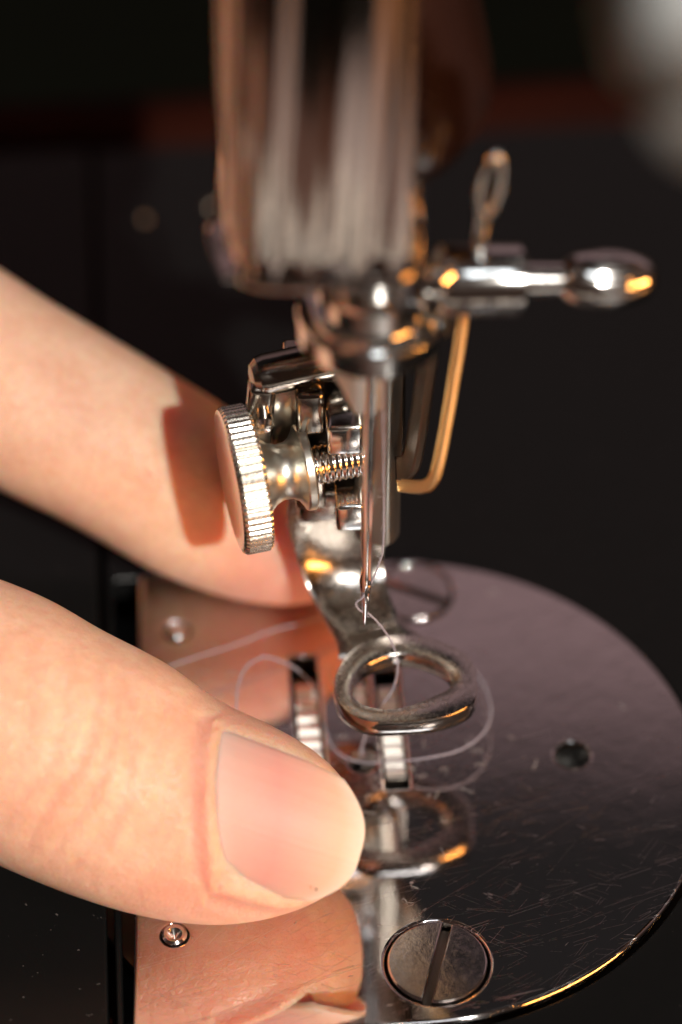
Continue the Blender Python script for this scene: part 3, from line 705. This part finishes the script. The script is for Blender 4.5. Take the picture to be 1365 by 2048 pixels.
index_tab = [(-60, -9.6, 10.0, -8.0, 9.5), (-44, -9.0, 9.6, -4.0, 9.0), (-32, -8.8, 9.0, -1.4, 8.6), (-20, -8.6, 8.36, -.2, 8.2), (-15, -8.5, 8.0, 0, 8.0), (-9.7, -8.4, 7.82, 0, 7.9), (-4.7, -8.1, 7.65, 0, 7.8), (.3, -8.1, 7.5, 0, 7.6), (4, -8.15, 7.2, 0, 7.4),
             (8.6, -7.6, 6.6, 0, 6.9), (12.9, -6.5, 5.4, 0, 6.0), (16.0, -5.1, 3.9, 0, 4.8), (18.0, -3.6, 2.4, 0, 3.3), (19.0, -2.0, 1.0, 0, 1.4)]
def raw_mesh(rings):
    n = len(rings[0]); vs = [p for r in rings for p in r]; fs = []
    for i in range(len(rings) - 1):
        for j in range(n): a, b = i * n + j, i * n + (j + 1) % n; fs.append((a, b, b + n, a + n))
    fs.append(tuple(range(n - 1, -1, -1))); fs.append(tuple(range((len(rings) - 1) * n, len(rings) * n)))
    return vs, fs
def hand():
    allv, allf = [], []
    def add(vf):
        b = len(allv); allv.extend(vf[0]); allf.extend([tuple(i + b for i in f) for f in vf[1]])
    add(raw_mesh(finger_rings(TH, interp(thumb_tab))))
    add(raw_mesh(finger_rings(IX, interp(index_tab))))
    def limb(pts, rads, n=28):
        path = smooth_path(pts, 8); xs = np.linspace(0, 1, len(rads))
        add(raw_mesh(tube_geo(path, lambda t: float(np.interp(t, xs, rads)), n)))
    tb, ib = L2W(TH, -40, .8, .8), L2W(IX, -55, 0, -6.8)
    wrist = V(-150, 40, 38)
    limb([tb, V(-68, 2, 22), V(-92, 12, 30), V(-118, 24, 35), wrist], [9.5, 10.5, 13, 15, 18])
    limb([ib, V(-80, 50, 40), V(-104, 48, 42), V(-130, 44, 40), wrist], [9.3, 10.5, 12.5, 15, 18])
    # three more fingers, curled behind the index, outside the frame
    for k in range(3):
        o = 17 * (k + 1)
        mcp = V(-84 - 2.5 * k, 50 + o, 39 - 3 * k)
        limb([wrist, V(-112, 46 + o * .7, 40), mcp, V(-62 - 3 * k, 52 + o, 44 - 4 * k), V(-47 - 4 * k, 50 + o, 34 - 4 * k), V(-46 - 4 * k, 48 + o, 20 - 3 * k), V(-55 - 4 * k, 47 + o, 11)], [15, 13, 10.8, 9.3, 8.6, 7.8, 5.5])
    limb([V(-88, 18, 30), V(-98, 40, 36), V(-100, 70, 36), V(-98, 92, 32)], [13, 16, 15, 12])
    limb([wrist, V(-200, 30, 42), V(-290, 10, 50)], [20, 23, 32])
    limb([V(-120, 34, 34), V(-118, 60, 36), V(-112, 80, 34)], [17, 17, 14])
    me = bpy.data.meshes.new('hand'); me.from_pydata([tuple(c * S for c in v) for v in allv], [], allf)
    t = bpy.data.objects.new('hand', me); COL.objects.link(t)
    md = t.modifiers.new('r', 'REMESH'); md.mode = 'VOXEL'; md.voxel_size = .00062; md.use_smooth_shade = True
    ms = t.modifiers.new('s', 'SMOOTH'); ms.factor = .5; ms.iterations = 8
    bpy.context.view_layer.update(); dg = bpy.context.evaluated_depsgraph_get()
    out = bpy.data.meshes.new_from_object(t.evaluated_get(dg)); bpy.data.objects.remove(t)
    # refine the thumb where it shows, then shape folds in its own frame
    bm = bmesh.new(); bm.from_mesh(out)
    O = np.array(TH[0]); A = np.array([TH[1], TH[2], TH[3]])
    fine = [e for e in bm.edges if (lambda q: q[0] > -24 and q[2] > -5)(A @ (np.array(e.verts[0].co) / S - O))]
    bmesh.ops.subdivide_edges(bm, edges=fine, cuts=1, use_grid_fill=True, smooth=.6)
    bm.normal_update()
    co = np.array([v.co for v in bm.verts]) / S; no = np.array([v.normal for v in bm.verts])
    q = (co - O) @ A.T; x, y, z = q.T
    front = np.clip((no @ A[2]) * 1.4, 0, 1) * (z > -3)
    d = np.zeros(len(x)); flush_shade = np.zeros(len(x)); bruise = np.zeros(len(x))
    # knuckle creases across the joint
    for (x0, wv, dp, ph, am) in ((-11.5, .50, .26, .3, .7), (-9.6, .42, .22, 1.2, .5), (-7.9, .5, .20, 2.0, .9), (-13.8, .55, .16, .7, .8), (-6.3, .4, .10, .1, .5), (-15.8, .6, .10, 1.5, .9)):
        xx = x0 + am * np.sin(y * .35 + ph) - .018 * (y - 1) ** 2 * 1.0
        g_ = np.exp(-((x - xx) / wv) ** 2) * np.exp(-((y - 1) / 7.5) ** 4)
        dp *= .62; d -= dp * g_; d += dp * .5 * np.exp(-((x - xx - wv * 2.2) / (wv * 1.4)) ** 2) * np.exp(-((y - 1) / 7.) ** 4)
        flush_shade += .10 * g_
    # nail bed and the fold of skin round it
    cut = nail_cut(y); yc = y - nail_mid(x); hw = nail_half(x)
    inside = (x > cut) & (np.abs(yc) < hw)
    e1 = np.where(np.abs(yc) < hw + .5, cut - x, 99.); e2 = np.where(x > cut - .6, np.abs(yc) - hw, 99.)
    dist = np.minimum(np.where(e1 > -.2, e1, 99), np.where(e2 > -.2, e2, 99))
    fold = np.exp(-((dist - .55) / .55) ** 2) * (x < 8.0)
    d += .34 * fold * front
    d -= .50 * np.where(inside, np.clip(np.minimum(x - cut, hw - np.abs(yc)) / .6, 0, 1), 0) * (x < 8.5)
    d -= .16 * np.exp(-((dist - 1.9) / .5) ** 2) * (x < 7) * front
    flush_shade += .30 * np.exp(-((dist - .7) / 1.6) ** 2) * (x < 9)
    flush_shade += .25 * np.exp(-((x + 1.5) / 4) ** 2) + .20 * np.exp(-((y + 8) / 2.5) ** 2)
    qi = (co - np.array(IX[0])) @ np.array([IX[1], IX[2], IX[3]]).T
    tip_shade = np.clip((qi[:, 0] - 6) / 7, 0, 1) * (qi[:, 0] < 22) * (np.abs(qi[:, 1]) < 12) * (np.abs(qi[:, 2]) < 12)  # reddens the index tip for the shade under the foot
    bruise = .75 * np.exp(-((x + 19.0 + .2 * y) / .8) ** 2 - ((y + .8) / 2.6) ** 2) * (z > 0)
    from mathutils import noise
    idx = np.nonzero((x > -22) & (z > 0))[0]
    fl = np.zeros(len(x))
    for i in idx:
        p_ = Vector((x[i], y[i], z[i])); nearf = math.exp(-((float(dist[i]) - .5) / 1.0) ** 2) if dist[i] < 20 and x[i] < 9 else 0.0
        fl[i] = .045 * noise.turbulence(Vector((p_.x * 1.1, p_.y * .5, p_.z * .6)), 3, False) + nearf * .17 * abs(noise.noise(p_ * 2.6))
    d += fl * front
    flush_shade += .35 * np.clip(fl * 4, 0, 1) * (fl > .12)
    co = co + no * (d * np.where(z > -3, 1, 0) * np.where(q[:, 0] > -26, 1, 0) * np.clip(front + .15, 0, 1))[:, None]
    for v, c in zip(bm.verts, co): v.co = Vector(c) * S
    for f in bm.faces: f.smooth = True
    bm.to_mesh(out); bm.free()
    near = (q[:, 0] > -45) & (np.abs(q[:, 2]) < 16) & (np.abs(q[:, 1]) < 16)
    for nm, arr in (('flush_shade', np.clip(flush_shade * near + tip_shade * .75, 0, .9)), ('bruise', bruise * near)):
        at = out.attributes.new(nm, 'FLOAT', 'POINT'); at.data.foreach_set('value', arr.astype(np.float32))
    out.materials.clear(); out.materials.append(M_skin)
    return out
def nail_cut(y): return -1.9 + np.clip((6.0 - y) / 10.6, 0, 1) ** 1.2 * 3.6 - 0.0 * y + .045 * (y - .8) ** 2 * 0
def nail_mid(x): return .75 - .02 * x
def nail_half(x): return 5.45 - .02 * x
per = thing('person', (0, 0, 0), 'bare left hand reaching in, thumb and forefinger pinching beside the needle', 'person')
hm = hand(); ho = link(bpy.data.objects.new('hand', hm), per)
# nail plate
def nail():
    nx, ny = 64, 44; vs = []; al, ac = [], []
    tt = interp(thumb_tab, .1); tx = [r[0] for r in tt]
    zc = lambda x: float(np.interp(x, tx, [r[3] + r[4] for r in tt]))
    for i in range(nx + 1):
        for j in range(ny + 1):
            v = j / ny * 2 - 1; s = i / nx
            y_at = .75 + 5.45 * v
            x0 = float(nail_cut(y_at)) - .35
            # free edge follows the fingertip
            x1 = 11.25 - 3.05 * abs(v) ** 2.6 + (.35 if v < 0 else 0) * abs(v)
            x = x0 + (x1 - x0) * s
            y = nail_mid(x) + nail_half(x) * v * (1 - .07 * max(0, s - .7) / .3)
            # surface height: long curve and cross curve, independent of the flesh at the tip
            zl = 6.22 - .045 * (x - 1) - .019 * (x - 1) ** 2
            zz = zl - .068 * (y - .6) ** 2 - .0008 * (y - .6) ** 4
            zz -= .25 * (max(0, 1 - s / .06)) ** 2
            vs.append(L2W(TH, x, y, zz)); al.append(s); ac.append((v + 1) / 2)
    n0 = len(vs); fs = []
    back = [p - TH[3] * .42 for p in vs]
    vs += back; al += al[:]; ac += ac[:]
    W_ = ny + 1
    for i in range(nx):
        for j in range(ny):
            a = i * W_ + j; fs.append((a, a + 1, a + 1 + W_, a + W_)); fs.append((n0 + a, n0 + a + W_, n0 + a + 1 + W_, n0 + a + 1))
    for i in range(nx):
        a = i * W_; fs.append((a, a + W_, n0 + a + W_, n0 + a)); a = i * W_ + ny; fs.append((a, n0 + a, n0 + a + W_, a + W_))
    for j in range(ny):
        a = j; fs.append((a, n0 + a, n0 + a + 1, a + 1)); a = nx * W_ + j; fs.append((a, a + 1, n0 + a + 1, n0 + a))
    o = mesh_obj('thumbnail', vs, fs, M_nail, ho, sharp=50)
    for nm, arr in (('along', al), ('across', ac)):
        at = o.data.attributes.new(nm, 'FLOAT', 'POINT'); at.data.foreach_set('value', np.array(arr, np.float32))
    return o
nail()
lathe('dirt_speck', L2W(TH, 8.9, -3.0, 5.0), TH[3], [(0, .05), (.06, .10), (.1, .02)], M_hole, ho, 8)
